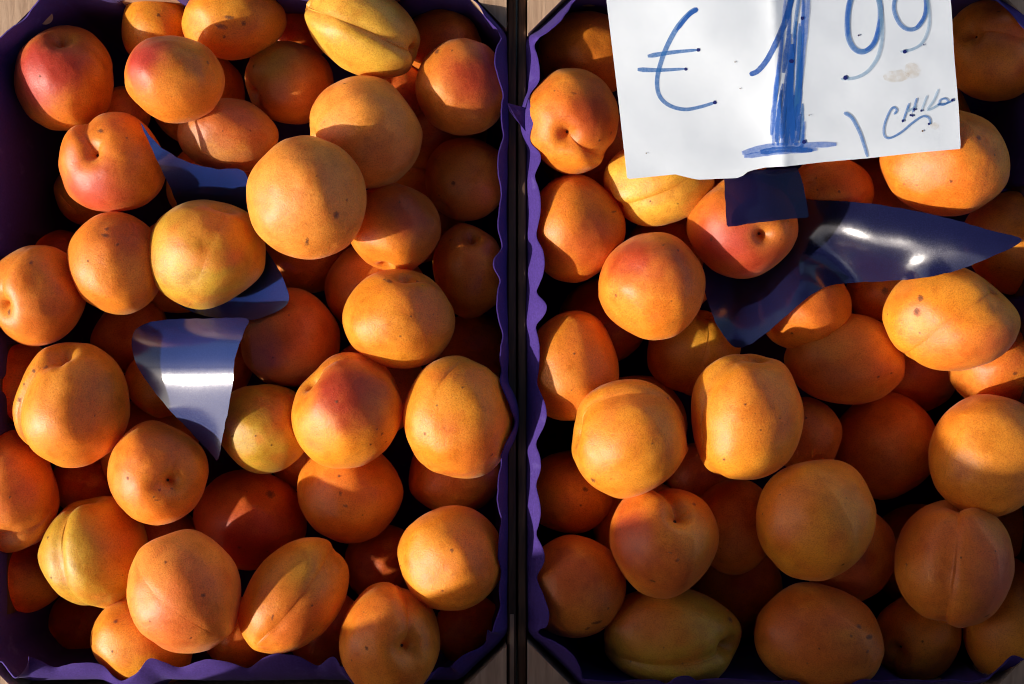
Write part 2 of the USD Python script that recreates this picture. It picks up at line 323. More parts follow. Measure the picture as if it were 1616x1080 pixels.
# label | cx cy a b rot | level | tone | patches "kind u v amount size" | stem u v facing | suture p q | groove depth
FRUIT = '''
red-cheeked apricot at the top left corner of the left crate, stem hollow on top|101 124 79 83 -5|3|o|k -0.7 -0.1 0.97 1.25,r -0.2 -0.35 0.8 0.8|-0.1 -0.78 1|0.4 -0.6|0.03|-0.12 0.15 3
yellow apricot at the top edge behind the small red-topped one|248 45 56 58 0|2|y|o 0.5 0.5 0.4 0.8|0.3 -0.7 -1|0.9 0.3|0.02|0.3 -0.15 5
apricot with a purplish red upper left cheek, below the yellow one at the top edge|276 126 80 69 5|4|o|k -0.55 -0.55 0.95 0.75,r -0.7 -0.2 0.5 0.5|-0.6 0.75 -1|0.2 -0.9|0.02|0.75 -0.3 5
orange apricot with a dark scabby scratch, cut by the top edge of the photo|370 33 83 63 0|3|y|o 0.2 0.6 0.5 0.8|0.1 -0.5 -1|0.5 -0.9|0.0|-0.1 0.35 9 1.4,0.05 0.15 7 1.6,0.3 0.3 5,-0.05 0.6 4
brownish olive apricot with dark specks at its left, under the groove-split yellow one|457 131 72 64 15|2|b|g -0.5 -0.6 0.8 0.8,o 0.5 0.3 0.5 0.9|-0.9 0.3 1|-0.3 -0.9|0.0|-0.65 -0.25 4,-0.8 0.0 3,-0.5 0.45 3
long pale yellow apricot deeply split by its groove, at the top of the left crate|572 48 97 68 30|4|Y|g -0.2 0.4 0.5 0.9|0.93 0.33 1|0.1 0.02|0.11|
large peach-yellow apricot shaded across its lower half, right of the bluish brown one|578 209 89 89 0|4|p|o 0.5 0.4 0.35 0.9|-0.97 0.1 1|-0.5 -0.55|0.03|-0.3 -0.75 3
dull brown apricot with a grey bloom, behind the spike of blue film|360 214 80 59 8|3.3|b|o 0.1 -0.3 0.6 0.8|0.2 0.5 -1|0.9 0|0.0|0.55 0.0 2.5,0.05 0.05 2
red-orange apricot against the right liner near the top of the left crate|729 138 73 77 0|3|d|r 0.3 -0.2 0.85 0.8|0.2 -0.9 -1|-0.8 0.4|0.02|-0.5 -0.6 8 1.2,0.1 -0.75 3,-0.2 -0.6 3
apricot with a pin-hole stem and hooked groove over its rosy lower left cheek|178 256 85 79 0|4|o|k -0.45 0.6 0.85 1.0|-0.42 -0.22 1|-0.60 -0.75|0.11|0.0 -0.5 6 1.3,0.5 -0.35 3
small yellow apricot mostly hidden under the pin-holed rosy one|135 303 50 54 0|1|y|g -0.4 0.4 0.4 0.8|0.3 -0.6 -1|-0.75 0.2|0.06|
largest pale peach apricot lying on top near the middle of the left crate|484 312 95 98 0|5|p||-0.3 0.8 -1|0.9 0.3|0.0|0.75 0.1 4,0.6 0.35 9,0.1 0.75 7 0.6,0.3 -0.2 2.5
dim orange apricot with a slanting groove against the right liner below the red-orange one|739 284 68 66 0|1.5|d|o 0.3 0.3 0.4 0.8|-0.6 0.75 1|0.1 0.05|0.05|-0.3 0.2 5
red-shouldered apricot with a notch at its foot, right of the largest pale one|623 360 73 72 0|3|o|r 0.3 -0.45 0.7 0.9|-0.2 0.93 1|0.5 0.9|0.03|0.15 -0.5 2
orange apricot with one dark scab near its top, left of the yellow-green one|186 416 79 81 0|4|o|r 0.2 -0.55 0.6 0.8|-0.3 0.8 -1|0.9 0.6|0.0|0.02 -0.46 7 1.5,0.05 -0.6 5,-0.3 0.0 3,0.3 -0.3 4
yellow-green apricot with a notched top, resting on the blue film|327 402 94 87 0|4|g|o 0 -0.5 0.35 0.8|0.3 -0.92 1|0.22 -0.6|0.02|
orange apricot with a small stem pit, cut by the left edge of the photo|58 467 80 80 0|4|o|o 0.3 0.3 0.5 0.9|-0.72 0.22 1|-0.6 -0.4|0.04|-0.65 -0.05 5 0.6,-0.25 0.32 8,0.2 -0.6 5
dim apricot with a pale stem dot, against the left crate's right liner, mid height|740 428 57 76 0|1.7|o|r -0.2 -0.4 0.3 0.8|0.1 -0.75 1|-0.4 -0.9|0.02|
apricot with a dusty dark-specked shoulder and shadowed foot, below the notched red one|629 503 89 79 0|4|y|o 0.6 0 0.4 0.8|0.1 -0.90 1|0.85 -0.45|0.05|-0.1 -0.7 8 1.4,0.35 -0.72 6 1.5,-0.2 -0.75 4,0.3 0 3
greyish brown apricot between the end of the blue film and the red-topped one|459 532 79 78 0|2|b|o 0.3 -0.2 0.7 0.9|0.4 0.2 -1|0 0.9|0.0|-0.2 0.4 3,0.1 -0.4 3
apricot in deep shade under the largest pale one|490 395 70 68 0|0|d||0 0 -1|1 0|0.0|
dim red-orange apricot peeping out left of the film curl|206 530 63 62 0|1|d|r 0.2 -0.3 0.4 0.8|0.5 0.5 -1|1 0|0.0|
big orange apricot with a lobe split off along its left side, near the left edge|114 639 93 99 0|4|y|o 0.3 0.2 0.45 1.0|-0.15 -0.86 1|-0.80 -0.40|0.12|-0.45 -0.55 5,-0.25 -0.60 6,-0.6 -0.35 3.5,-0.7 -0.1 6
apricot mostly hidden behind the big one with the split-off lobe|32 606 63 63 0|2|y|o 0.3 -0.5 0.4 0.8|0.5 0.5 -1|0 1|0.0|
apricot half covered by the curl of blue film|251 604 55 56 0|2.1|y||0.3 0.3 -1|1 0|0.0|
apricot with a pale star-shaped crease, below the film curl|250 746 80 83 0|4|o|r 0.1 -0.6 0.4 0.7|0.30 0.22 1|0.40 -0.4|0.035|0.15 0.35 3,0.25 0.25 3.5,0.2 0.4 3 2,0.45 0.22 3,-0.3 0.0 4
yellow apricot right of the tip of the film curl|417 677 76 71 0|3|g|o 0.5 -0.4 0.4 0.8|0.3 -0.6 -1|-0.9 0.3|0.0|-0.5 0.1 3,0.0 0.1 2.5,0.3 0.3 2.5
apricot with a wine-red top, left of the yellow one that touches the liner|548 648 88 92 0|4.6|y|r -0.1 -0.55 0.9 0.95,r 0.2 -0.1 0.5 0.7|-0.75 -0.6 1|0.75 -0.66|0.05|-0.05 -0.17 4,0.7 0.35 4,0.6 0.3 3,0.8 0.4 3,0.5 0.5 2.5,0.75 0.5 2
big yellow-orange apricot that touches the right liner of the left crate, beside the wine-red one|724 659 88 97 0|4.4|y|o 0.3 0.65 0.6 0.7|0.5 -0.9 -1|-0.1 -0.75|0.03|-0.55 0.2 4,0.6 0.55 4,-0.6 0.75 6 1.3,0.1 -0.5 2.5
dim orange apricot with small blisters, under the wine-red one|553 776 84 82 0|2|o|o 0 0 0.4 0.8|0.3 -0.5 -1|0.9 0.3|0.0|-0.1 -0.4 4,0.05 0.15 5 1.4,-0.05 -0.1 4
shadowed apricot under the one that touches the liner|718 748 73 66 0|1|d|o 0 0 0.3 0.7|0 0.5 -1|1 0|0.0|
big dark red apricot deep between the starred and the peach ones|395 820 90 80 0|1|r|r -0.1 0.4 0.8 0.9,o 0 -0.5 0.6 0.7|0 0.3 -1|0.9 0.2|0.0|0.45 -0.55 12,0.0 0.4 4
orange apricot with a groove along its foot, cut by the left edge|14 775 81 97 0|3|d|o 0.4 -0.4 0.5 0.8|-0.9 0.5 1|0.2 0.72|0.10|0.4 0.0 3
olive-yellow apricot with a long curved groove, left of the big peach one|149 871 88 89 0|3|g|o 0.5 -0.3 0.6 0.9,g -0.3 -0.2 0.6 0.8|-0.2 -0.97 1|-0.62 0.0|0.08|-0.6 -0.35 4,-0.5 0.3 3
red-topped apricot with a yellow lit cheek, at the left edge under the grooved pair|38 906 68 62 0|1.5|y|r 0 -0.5 0.8 0.8|0.4 0.2 -1|0 1|0.0|
big smooth peach apricot highest in the pile near the lower left|292 934 91 98 -8|5|p|o 0.1 0.3 0.5 1.1,k -0.2 0.7 0.3 0.8|-0.6 -0.7 -1|-0.85 -0.6|0.015|0.5 -0.1 5,-0.15 -0.6 4,-0.4 0.3 2.5,0.3 0.6 3
long apricot with a lumpy tip and a groove along it, leaning to the upper right|464 942 104 73 -52|4.6|y|o 0.1 0.5 0.8 0.9,g 0.3 -0.5 0.5 0.6|0.55 -0.75 -1|0.06 0.12|0.06|-0.2 0.25 5 0.6,0.35 0.05 3
apricot with a dark stem hole ending a straight groove, at the bottom edge|615 1010 80 92 0|4.6|o||0.33 0.13 1|0.36 -0.45|0.09|-0.35 -0.08 4.5,-0.65 0.2 3
pale-cheeked apricot with one brown pip mark, at the lower right of the left crate|711 880 85 84 10|4|y|o 0.5 0 0.5 0.9|0.6 0.5 -1|1 -0.2|0.0|0.05 -0.30 4,-0.1 0.45 3,-0.9 0.1 3
yellow-orange apricot half under the big peach one, near the bottom scallops|224 1012 81 74 0|3|y|o 0.4 -0.3 0.4 0.8|0.5 -0.5 -1|0 1|0.0|-0.3 -0.6 5,-0.3 0.0 3
red-orange apricot below the gap between the peach and the long ones|382 1002 63 60 0|2|d|o 0 0 0.5 0.8|0.3 -0.3 -1|0 1|0.0|-0.5 0.6 4
dark red apricot between the long one and the one with the dark stem hole|520 1000 65 70 0|1.2|r|r 0 0 0.6 1|0 0 -1|1 0|0.0|
dark red apricot in the gap right of the left-edge one with the groove|138 762 56 55 0|0.5|r||0 0 -1|1 0|0.0|
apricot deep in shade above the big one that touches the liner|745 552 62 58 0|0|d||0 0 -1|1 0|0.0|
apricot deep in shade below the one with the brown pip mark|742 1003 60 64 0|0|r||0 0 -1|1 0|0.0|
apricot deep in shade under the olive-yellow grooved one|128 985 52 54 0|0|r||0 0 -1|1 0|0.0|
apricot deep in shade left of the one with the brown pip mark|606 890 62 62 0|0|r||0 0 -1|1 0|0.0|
dim orange-brown apricot in the top right of the left crate behind the red-orange one|696 66 64 54 0|1.5|d|o 0 0 0.3 0.8|0.9 -0.2 -1|0.6 -0.1|0.03|
small red apricot squeezed under the split yellow one|634 148 46 46 0|1|r||0 0 -1|1 0|0.0|
small red-orange apricot tucked under the two rosy ones at the upper left|192 181 46 45 0|1|o|r 0.3 -0.3 0.5 0.8|0 0.5 -1|1 0|0.0|
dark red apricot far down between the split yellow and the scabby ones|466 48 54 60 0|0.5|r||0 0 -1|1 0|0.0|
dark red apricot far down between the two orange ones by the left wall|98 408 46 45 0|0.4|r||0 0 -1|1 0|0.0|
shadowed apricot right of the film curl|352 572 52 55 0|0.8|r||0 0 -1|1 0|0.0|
orange apricot in the top left corner of the right crate, left of the price card|928 86 80 68 0|2|o|o 0 0.3 0.4 0.9|0.4 -0.5 -1|0.9 0.5|0.0|
apricot with a dimpled stem and folded groove, left of the price card|901 192 76 84 0|4|o|r 0.45 0.0 0.7 0.75,o -0.3 -0.2 0.5 0.7|-0.1 0.30 1|0.55 0.65|0.09|0.0 -0.35 4 2,0.8 0.3 4,0.55 0.45 3
yellow apricot with a cleft left end, under the lower left corner of the price card|1040 288 88 68 -12|3.2|Y|g 0.3 0 0.3 0.7|-0.9 0.48 1|0.0 0.28|0.07|-0.2 0.5 3
orange apricot with a lit puckered left side against the left liner, under the dimpled one|910 361 77 86 0|3|o|r 0.5 0.3 0.5 0.9|-0.95 0.1 1|-0.6 -0.3|0.02|0.7 -0.25 5 2
round red-topped apricot below the yellow one under the card|1028 452 85 85 0|4.5|o|r -0.35 -0.6 0.85 0.85,r 0.3 -0.4 0.5 0.7|0.5 0.6 -1|1 0|0.0|-0.7 0.22 4,0.1 -0.7 3,0.4 -0.6 3.5
glossy red apricot with a stem hollow, under the dark tab of film|1171 360 88 81 0|3.6|o|k -0.3 0.3 0.9 1.1,r 0.5 0.6 0.6 0.8|0.40 0.14 1|0.1 -0.35|0.03|-0.65 0.25 5
orange apricot half under the price card and the right hand film|1310 302 69 58 0|2|o|k 0.6 0.1 0.5 0.7|0.3 0.3 -1|0 1|0.0|0.0 0.15 4
glossy orange apricot under the right corner of the price card|1489 256 103 86 0|4|o|o -0.2 0.3 0.5 1|0.3 -0.6 -1|0.9 0.5|0.0|0.25 -0.25 7,0.5 0.0 3,-0.15 0.45 4
apricot with a dark stem hollow in the upper right corner, behind the price card|1568 80 82 81 0|3|o|r 0.3 -0.6 0.5 0.9|-0.5 -0.42 1|0.4 -0.35|0.09|-0.2 -0.55 4
yellowish apricot at the right edge under the point of the film|1603 384 85 84 0|2|y||0.5 -0.5 -1|0 1|0.0|
orange apricot half covered by the lower edge of the dark blue film|1270 482 74 73 0|2|o|o 0 0 0.5 1|0.5 0.3 -1|0 1|0.0|-0.4 0.6 4
big lumpy apricot with a creased upper right end, right under the film|1500 503 109 83 7|4.6|y|k 0.6 0.6 0.5 0.9,o -0.1 0.5 0.5 0.8|0.72 -0.70 1|0.35 -0.30|0.05|-0.6 -0.35 8,-0.65 -0.1 9
egg-shaped orange apricot against the left liner of the right crate|903 577 74 87 0|3|o|o 0.3 0 0.3 0.8|0.2 0.9 -1|0.9 0|0.0|0 -0.2 3,-0.1 0.4 2
dim orange apricot with two dark dots, left of the lumpy one|1332 567 96 72 0|2|d|o 0.3 0.3 0.5 0.8|-0.3 -0.3 -1|0 1|0.0|0.35 0.35 4,0.6 0.3 3
glistening yellow apricot in the gap below the blue film, with a groove|1095 557 74 68 0|1.2|y|g 0 0 0.3 1|0.3 -0.9 1|0.25 -0.2|0.06|
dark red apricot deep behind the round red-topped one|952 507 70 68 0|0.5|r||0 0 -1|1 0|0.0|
bright yellow-orange apricot with a groove over its left shoulder, front of the right crate|994 693 93 94 0|4.6|y||-0.98 -0.1 1|-0.52 -0.66|0.06|-0.65 0.65 7,0.6 -0.7 4,0.25 0.0 3
tall yellow-orange apricot with a creased crown, middle of the right crate|1178 657 90 100 6|4.8|y|o 0.4 -0.2 0.4 0.9|0.2 -0.97 1|-0.25 -0.82|0.06|-0.2 -0.25 3,-0.5 0.6 4,0.4 0.0 2.5
shadowed apricot behind the right side of the tall crowned one|1272 686 57 60 0|1.6|d||0 0 -1|1 0|0.0|-0.2 -0.5 3
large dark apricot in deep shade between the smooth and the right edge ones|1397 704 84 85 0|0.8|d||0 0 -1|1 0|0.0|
dim orange apricot at the right edge beneath the lumpy one|1574 577 80 70 0|2|d|o 0 0 0.3 0.8|0 0 -1|1 0|0.0|0.0 0.15 5,0.3 0.0 3
large smooth dull orange apricot at the right edge, below the lumpy one|1561 719 98 97 0|4|o|g 0 0 0.25 1.0|0.3 0.6 -1|-0.7 0.4|0.02|
small shadowed apricot at the right edge under the large smooth one|1594 824 58 57 0|2|d||0 0 -1|1 0|0.0|
dim apricot with a dark pit, under the bright yellow-orange one by the left liner|898 776 70 66 0|1.6|o||0 0 -1|1 0|0.0|0.3 -0.15 6,0.2 0.2 3
red-orange apricot with a deep hooked stem cleft in its top|1048 857 87 88 0|3.6|o|r -0.6 0 0.7 0.8,r 0.2 0.7 0.5 0.9|0.30 -0.48 1|0.08 -0.85|0.15|0.5 -0.75 6,0.1 0.15 4,-0.3 0.55 5 1.4,0.0 0.0 3 2
shadowed orange apricot right of the hook-cleft one|1157 832 64 76 0|1.4|d||0 0 -1|1 0|0.0|
large smooth round apricot without marks, lower middle of the right crate|1287 821 95 96 0|5|y|o -0.5 -0.2 0.5 0.9|0.5 0.5 -1|0.9 -0.3|0.0|-0.7 -0.5 2.5,0.3 -0.45 2,0.3 0.6 4
red apricot with a blunt point, under the large smooth round one|1342 874 72 76 25|1.6|d|r 0 0.4 0.6 0.9|-0.3 -0.6 -1|0 -1|0.0|
heart-shaped apricot cleft from its top, lower right of the photo|1505 888 95 102 0|4.6|d|k 0.8 0.3 0.7 0.8,o 0 -0.2 0.5 0.9|0.12 -0.97 1|0.05 -0.45|0.095|-0.9 -0.05 4,0.35 0.7 7 1.5,-0.2 -0.2 2.5
dull red-orange apricot with a dark scar, at the lower left of the right crate|906 925 82 82 0|3|d|r 0 -0.2 0.4 0.9|0.4 0.7 -1|0.9 0.5|0.02|0.38 0.55 9 1.6,0.2 0.65 6,0.6 0.3 3,0.55 0.7 6 1.5
olive-tinged long apricot with a groove round its end, bottom edge of the right crate|1061 1004 107 79 10|3|g|o -0.4 -0.3 0.7 0.9|0.9 0.18 1|0.5 0.52|0.10|0.80 -0.42 9,0.05 0.35 3
oval brownish apricot with scattered specks, bottom edge of the right crate|1293 1005 104 82 14|3.4|d|o -0.2 -0.2 0.5 0.9|0.6 0.5 -1|0 1|0.0|0.4 -0.4 6,0.6 -0.2 8 1.5,0.3 -0.2 4,-0.2 0.0 2.5,0.55 0.05 4
dim apricot with a small stem hole, between the oval and the heart-shaped ones|1447 1005 70 72 0|2|o||-0.5 0.35 1|-0.5 0.8|0.06|-0.2 -0.1 3
large dull orange apricot in the bottom right corner|1604 985 86 106 0|2.6|o|g 0.3 0.3 0.3 1|0 0 -1|1 0|0.0|
dark red apricot deep between the bright and the tall yellow-orange ones|1103 750 54 52 0|0.6|r||0 0 -1|1 0|0.0|
dark spotted apricot deep under the right hand film|1387 456 52 50 0|1|o||0 0 -1|1 0|0.0|-0.1 0.1 9
'''
fruits = []
for line in FRUIT.strip().splitlines():
    line = line.strip()
    if not line or line.startswith('#'): continue
    f = [x.strip() for x in line.split('|')]
    cx, cy, a, b, rot = map(float, f[1].split())
    fruits.append(dict(label=f[0], cx=cx, cy=cy, a=a, b=b, rot=rot, lv=float(f[2]), tone=f[3],
        patch=[(q.split()[0], *map(float, q.split()[1:])) for q in f[4].split(',') if q.strip()],
        stem=tuple(map(float, f[5].split())), sut=tuple(map(float, f[6].split())), gr=float(f[7]),
        marks=[tuple(map(float, q.split())) for q in (f[8].split(',') if len(f) > 8 else []) if q.strip()]))
# heights: from the deepest up, each one rests on those under it
BASE = {0: -0.088, 1: -0.066, 2: -0.046, 3: -0.030, 4: -0.016, 5: -0.008}
order = sorted(range(len(fruits)), key=lambda i: fruits[i]['lv'])
done = []
for i in order:
    f = fruits[i]; lo = int(math.floor(f['lv'])); fr = f['lv'] - lo
    z = BASE[lo] * (1 - fr) + BASE[min(5, lo + 1)] * fr
    cap = z + 0.020
    for it in range(3):
        c = P(f['cx'], f['cy'], z); r = 0.5 * (f['a'] + f['b']) * S * (D - z) / D
        for g in done:
            d = math.hypot(c[0] - g['c'][0], c[1] - g['c'][1]); R = 0.90 * (r + g['r'])
            if d < R and f['lv'] > g['lv'] + 0.01: z = max(z, g['c'][2] + math.sqrt(R * R - d * d))
        z = min(z, cap)
    f['c'] = P(f['cx'], f['cy'], z); f['r'] = 0.5 * (f['a'] + f['b']) * S * (D - z) / D; f['z'] = z
    done.append(f)

# apricots of the bottom layer that support the heap and show only as slivers in the dark
FILL = []
rg = np.random.RandomState(5)
NAMED = '''692 212 91|dark apricot low down between the peach-yellow and the red-orange ones
592 611 68|shadowed apricot wedged between the wine-red topped and the dusty-shouldered ones
286 417 68|dark sliver of apricot under the notched yellow-green one, left of the film
235 702 68|dark sliver of apricot just above the star-creased one
592 458 68|shadowed apricot squeezed left of the dusty-shouldered one, below the largest pale one
340 292 91|dark apricot low down below the grey-bloomed one, by the film spike
251 866 91|dark sliver of apricot between the starred and the big smooth peach ones
489 698 91|dark sliver of apricot right of the yellow one at the film tip
310 153 91|dark apricot low down right of the purplish-cheeked one near the top edge
657 341 91|dark sliver of apricot right of the red-shouldered one with the notched foot
1146 215 46|apricot under the left half of the price card, holding it up
1335 162 46|apricot under the right half of the price card, holding it up
1015 835 68|dark sliver of apricot left of the hook-cleft one in the right crate
1005 672 68|dark apricot behind the top of the bright grooved one in the right crate
1453 193 68|shadowed apricot peeping out under the right edge of the price card
933 244 68|shadowed apricot peeping out under the left edge of the price card
1056 417 68|dark sliver of apricot between the round red-topped and the glossy red ones
1158 926 91|dark apricot between the oval and the olive-tinged ones near the bottom edge
1375 321 91|dark apricot behind the film wing, below the glossy one at the card corner
1197 361 91|dark apricot under the film, right of the glossy red one
1445 569 91|dark apricot in the gap under the big lumpy one
1445 876 91|dark sliver of apricot just left of the heart-shaped one'''
for line in NAMED.splitlines():
    (fx, fy, zz), lab = map(float, line.split('|')[0].split()), line.split('|')[1]
    zz /= -1000.0; k = S * (D - zz) / D; r = 0.0312
    FILL.append(dict(label=lab, cx=fx, cy=fy, a=r / k, b=r / k * rg.uniform(.94, 1.06), rot=0.0, lv=0, tone='od'[rg.randint(2)],
        patch=[('r', rg.uniform(-.5, .5), rg.uniform(-.5, .5), 0.6, 0.8)], stem=(rg.uniform(-.6, .6), rg.uniform(-.6, .6), -1),
        sut=(rg.uniform(-.9, .9), rg.uniform(-.9, .9)), gr=0.05, marks=[], c=P(fx, fy, zz), r=r, z=zz, filler=True))
fruits += FILL
# the liners go in round the fruit, which presses their flaps outward
linL, oL = make_liner('purple scalloped paper liner inside the left crate', pxx(-17), pxx(806), pyy(1088), pyy(-20), (100*PX, 66*PX, 80*PX, 46*PX), (-0.35, 0.10, 0.40, 0.85), 0.0092, 3)
hd = trimesh.creation.cylinder(radius=0.0042, height=0.0012, sections=24); hd.apply_transform(trimesh.geometry.align_vectors([0, 0, 1], unit(np.array([1, -1, 0.9]))))
hd.apply_translation(P(72, 28, -0.020) - oL); obj('round_plug', hd, pale_wood, linL, smooth=30)
linR, oR = make_liner('purple scalloped paper liner inside the right crate', pxx(826), pxx(1646), pyy(1093), pyy(-20), (74*PX, 66*PX, 80*PX, 88*PX), (0.58, 0.35, 0.4, 0.4), 0.0085, 8)

NT, NP = 62, 104
_t = np.arange(1, NT) / NT
TH = np.pi * (_t - 0.10 * np.sin(2 * np.pi * _t) / (2 * np.pi) * 1.0) ** 1.10
tt = np.arange(NP) / NP
PH = 2 * np.pi * tt - 0.72 * np.sin(2 * np.pi * tt)
th_g, ph_g = np.meshgrid(TH, PH, indexing='ij')
TH_ALL = np.r_[0.0, th_g.ravel(), np.pi]; PH_ALL = np.r_[0.0, ph_g.ravel(), 0.0]
def grid_faces():
    F = []
    idx = lambda r, c: 1 + r * NP + c % NP
    c = np.arange(NP)
    F.append(np.stack([np.zeros(NP, int), idx(0, c), idx(0, c + 1)], 1))
    for r in range(NT - 2):
        F.append(np.stack([idx(r, c), idx(r + 1, c), idx(r + 1, c + 1)], 1)); F.append(np.stack([idx(r, c), idx(r + 1, c + 1), idx(r, c + 1)], 1))
    last = 1 + (NT - 1) * NP
    F.append(np.stack([idx(NT - 2, c), np.full(NP, last), idx(NT - 2, c + 1)], 1))
    return np.vstack(F)
GF = grid_faces()

def vis(u, v, facing=1):
    """direction in the fruit's view frame (x right, y up, z to the viewer) of the point seen at u, v (v downward) on its disc"""
    q = u * u + v * v
    if q > 0.98: u, v = u * 0.985 / math.sqrt(q), v * 0.985 / math.sqrt(q); q = u * u + v * v
    return np.array([u, -v, facing * math.sqrt(max(0.0, 1 - q))])

def build_apricot(f, seed):
    st = vis(*f['stem']); su = vis(*f['sut'])
    Z = unit(st); X = su - su.dot(Z) * Z
    X = unit(X) if np.linalg.norm(X) > 1e-3 else unit(np.cross(Z, [0.3, 0.5, 0.8])); Y = np.cross(Z, X)
    rng = np.random.RandomState(seed)
    dirs = np.stack([np.sin(TH_ALL) * np.cos(PH_ALL), np.sin(TH_ALL) * np.sin(PH_ALL), np.cos(TH_ALL)], 1)
    dirs_v = dirs[:, :1] * X + dirs[:, 1:2] * Y + dirs[:, 2:] * Z          # view frame
    dph = np.abs((PH_ALL + np.pi) % (2 * np.pi) - np.pi)
    dd = dph * np.sin(np.clip(TH_ALL, 0, np.pi))                            # angular distance to the suture
    front = sstep(1.65, 1.0, dph)
    env = sstep(0.0, 0.25, TH_ALL) * (0.35 + 0.65 * np.exp(-((TH_ALL - 0.9) / 1.0) ** 2) + 0.45 * np.exp(-((TH_ALL - 2.75) / 0.35) ** 2))
    g = f['gr']
    wv = 0.03 * np.sin(TH_ALL * 3 + seed)
    dds = np.abs(dd + wv * front)
    groove = g * env * front * (0.22 * np.exp(-(dds / 0.06) ** 1.4) + 0.62 * np.exp(-(dds / 0.16) ** 2) + 0.30 * np.exp(-(dds / 0.42) ** 2))
    r = np.ones(len(dirs))
    r += -groove
    sg = np.where(PH_ALL % (2 * np.pi) < np.pi, 1.0, -1.0) * (1 if seed % 2 else -1)
    r += 0.55 * g * env * front * sg * np.tanh(dds / 0.10) * np.exp(-(dds / 0.50) ** 2)
    cav = 0.26 * np.exp(-(TH_ALL / 0.17) ** 1.6) + 0.10 * np.exp(-(TH_ALL / 0.42) ** 2)
    r -= cav
    r += 0.030 * np.exp(-((np.pi - TH_ALL) / 0.22) ** 2) - 0.02 * np.exp(-((np.pi - TH_ALL) / 0.55) ** 2)
    r *= 1 + 0.03 * np.cos(2 * PH_ALL) * np.sin(TH_ALL)                     # flattened across the cheeks
    o = rng.uniform(-50, 50, 3)
    r *= 1 + 0.150 * (meshkit.fbm(dirs_v * 1.3 + o, 2, seed) - 0.5) + 0.022 * (meshkit.fbm(dirs_v * 4 + o, 2, seed + 7) - 0.5)
    for _q in range(5):                                                      # sides pressed flat in the heap
        fn = unit(rng.normal(size=3)); lim = rng.uniform(0.86, 0.95); hgt = (dirs_v @ fn) * r
        ex = np.where(hgt > 0, hgt - lim, -1.0); soft = 0.04
        cut = soft * np.log1p(np.exp(np.clip(ex / soft, -30, 30)))
        r = r * np.where(hgt > 0.05, 1 - 0.62 * cut / np.maximum(hgt, 0.05), 1.0)
    v = dirs_v * r[:, None]
    # fit the outline to the size and tilt seen
    ca, sa = math.cos(-math.radians(f['rot'])), math.sin(-math.radians(f['rot']))
    E = np.array([[ca, sa], [-sa, ca]])                                     # rows: long axis, short axis (y up)
    q = v[:, :2] @ E.T
    k = S * (D - f['z']) / D
    A, B = f['a'] * k, f['b'] * k
    lo, hi = q.min(0), q.max(0)
    q = (q - (lo + hi) / 2) / ((hi - lo) / 2) * np.array([A, B])
    C = 0.5 * (A + B) if A / B < 1.25 else B
    z = v[:, 2]; z = (z - (z.min() + z.max()) / 2) / ((z.max() - z.min()) / 2) * C
    w = np.c_[q @ E, z]
    ray = np.array([0, 0, D]) - f['c']; ray /= np.linalg.norm(ray)
    ax = np.cross([0, 0, 1], ray); s = np.linalg.norm(ax)
    if s > 1e-6:
        rad = np.array([ray[0], ray[1], 0]) / s; cosA = ray[2]
        w -= (1 - cosA) * (w @ rad)[:, None] * rad
        Rm = trimesh.transformations.rotation_matrix(math.asin(min(1, s)), ax / s)[:3, :3]
        w = w @ Rm.T
    # colours
    col = np.tile(np.array(TONE[f['tone']]), (len(w), 1)) * rng.uniform(0.93, 1.05)
    n1 = meshkit.fbm(dirs_v * 2.2 + o + 9, 4, seed + 3); n2 = meshkit.fbm(dirs_v * 7 + o, 3, seed + 5)
    def lay(c, wgt):
        nonlocal col
        wgt = np.clip(wgt, 0, 1)[:, None]; col = col * (1 - wgt) + np.asarray(c) * wgt
    lay((0.78, 0.30, 0.03), 0.40 * sstep(0.50, 0.75, n1))
    lay((0.66, 0.135, 0.014), 0.45 * sstep(0.50, 0.25, n1))
    for kind, u, vv, am, size in f['patch']:
        b = vis(u, vv); a_ = np.arccos(np.clip(dirs_v @ b, -1, 1))
        lay(KIND[kind], am * sstep(size * 1.25, size * 0.15, a_ + 0.55 * (n1 - 0.5) + 0.25 * (n2 - 0.5)))
    lay((0.56, 0.12, 0.015), 0.16 * front * env * np.exp(-(dds / 0.05) ** 2) * (g > 0.03))
    lay((0.62, 0.27, 0.03), 0.5 * np.exp(-(TH_ALL / 0.28) ** 2))
    return w, col, Z

def skin_patch(w, normals, centre, size, seed, lift=0.00015, elong=1.0):
    """small irregular flake lying on the skin around a vertex"""
    rng = np.random.RandomState(seed)
    i = centre; n = normals[i]; t1 = unit(np.cross(n, [0.2, 0.9, 0.4])); t2 = np.cross(n, t1)
    k = 14; ang = np.arange(k) / k * 2 * np.pi
    rad = size * (0.6 + 0.55 * rng.rand(k)); rad = 0.5 * rad + 0.25 * (np.roll(rad, 1) + np.roll(rad, -1))
    pts = [w[i]] + [w[i] + rr * f_ * (elong * np.cos(a) * t1 + np.sin(a) / elong * t2) for f_ in (0.5, 1.0) for a, rr in zip(ang, rad)]
    pts = np.array(pts)
    from scipy.spatial import cKDTree
    near = np.where(np.linalg.norm(w - w[i], axis=1) < size * 4 + 0.004)[0]
    kd = cKDTree(w[near]); dist, j = kd.query(pts, k=3)
    out = []
    for p, jj in zip(pts, j):
        hh = [(w[near[q]] - p) @ normals[near[q]] for q in jj]
        nn = normals[near[jj[0]]]
        out.append(p + nn * (np.mean(hh) + lift))
    out = np.array(out); out[k + 1:] -= n * lift * 0.6
    F = [(0, 1 + a, 1 + (a + 1) % k) for a in range(k)]
    for a in range(k):
        b = (a + 1) % k; F += [(1 + a, k + 1 + a, k + 1 + b), (1 + a, k + 1 + b, 1 + b)]
    return trimesh.Trimesh(out, np.array(F), process=False)

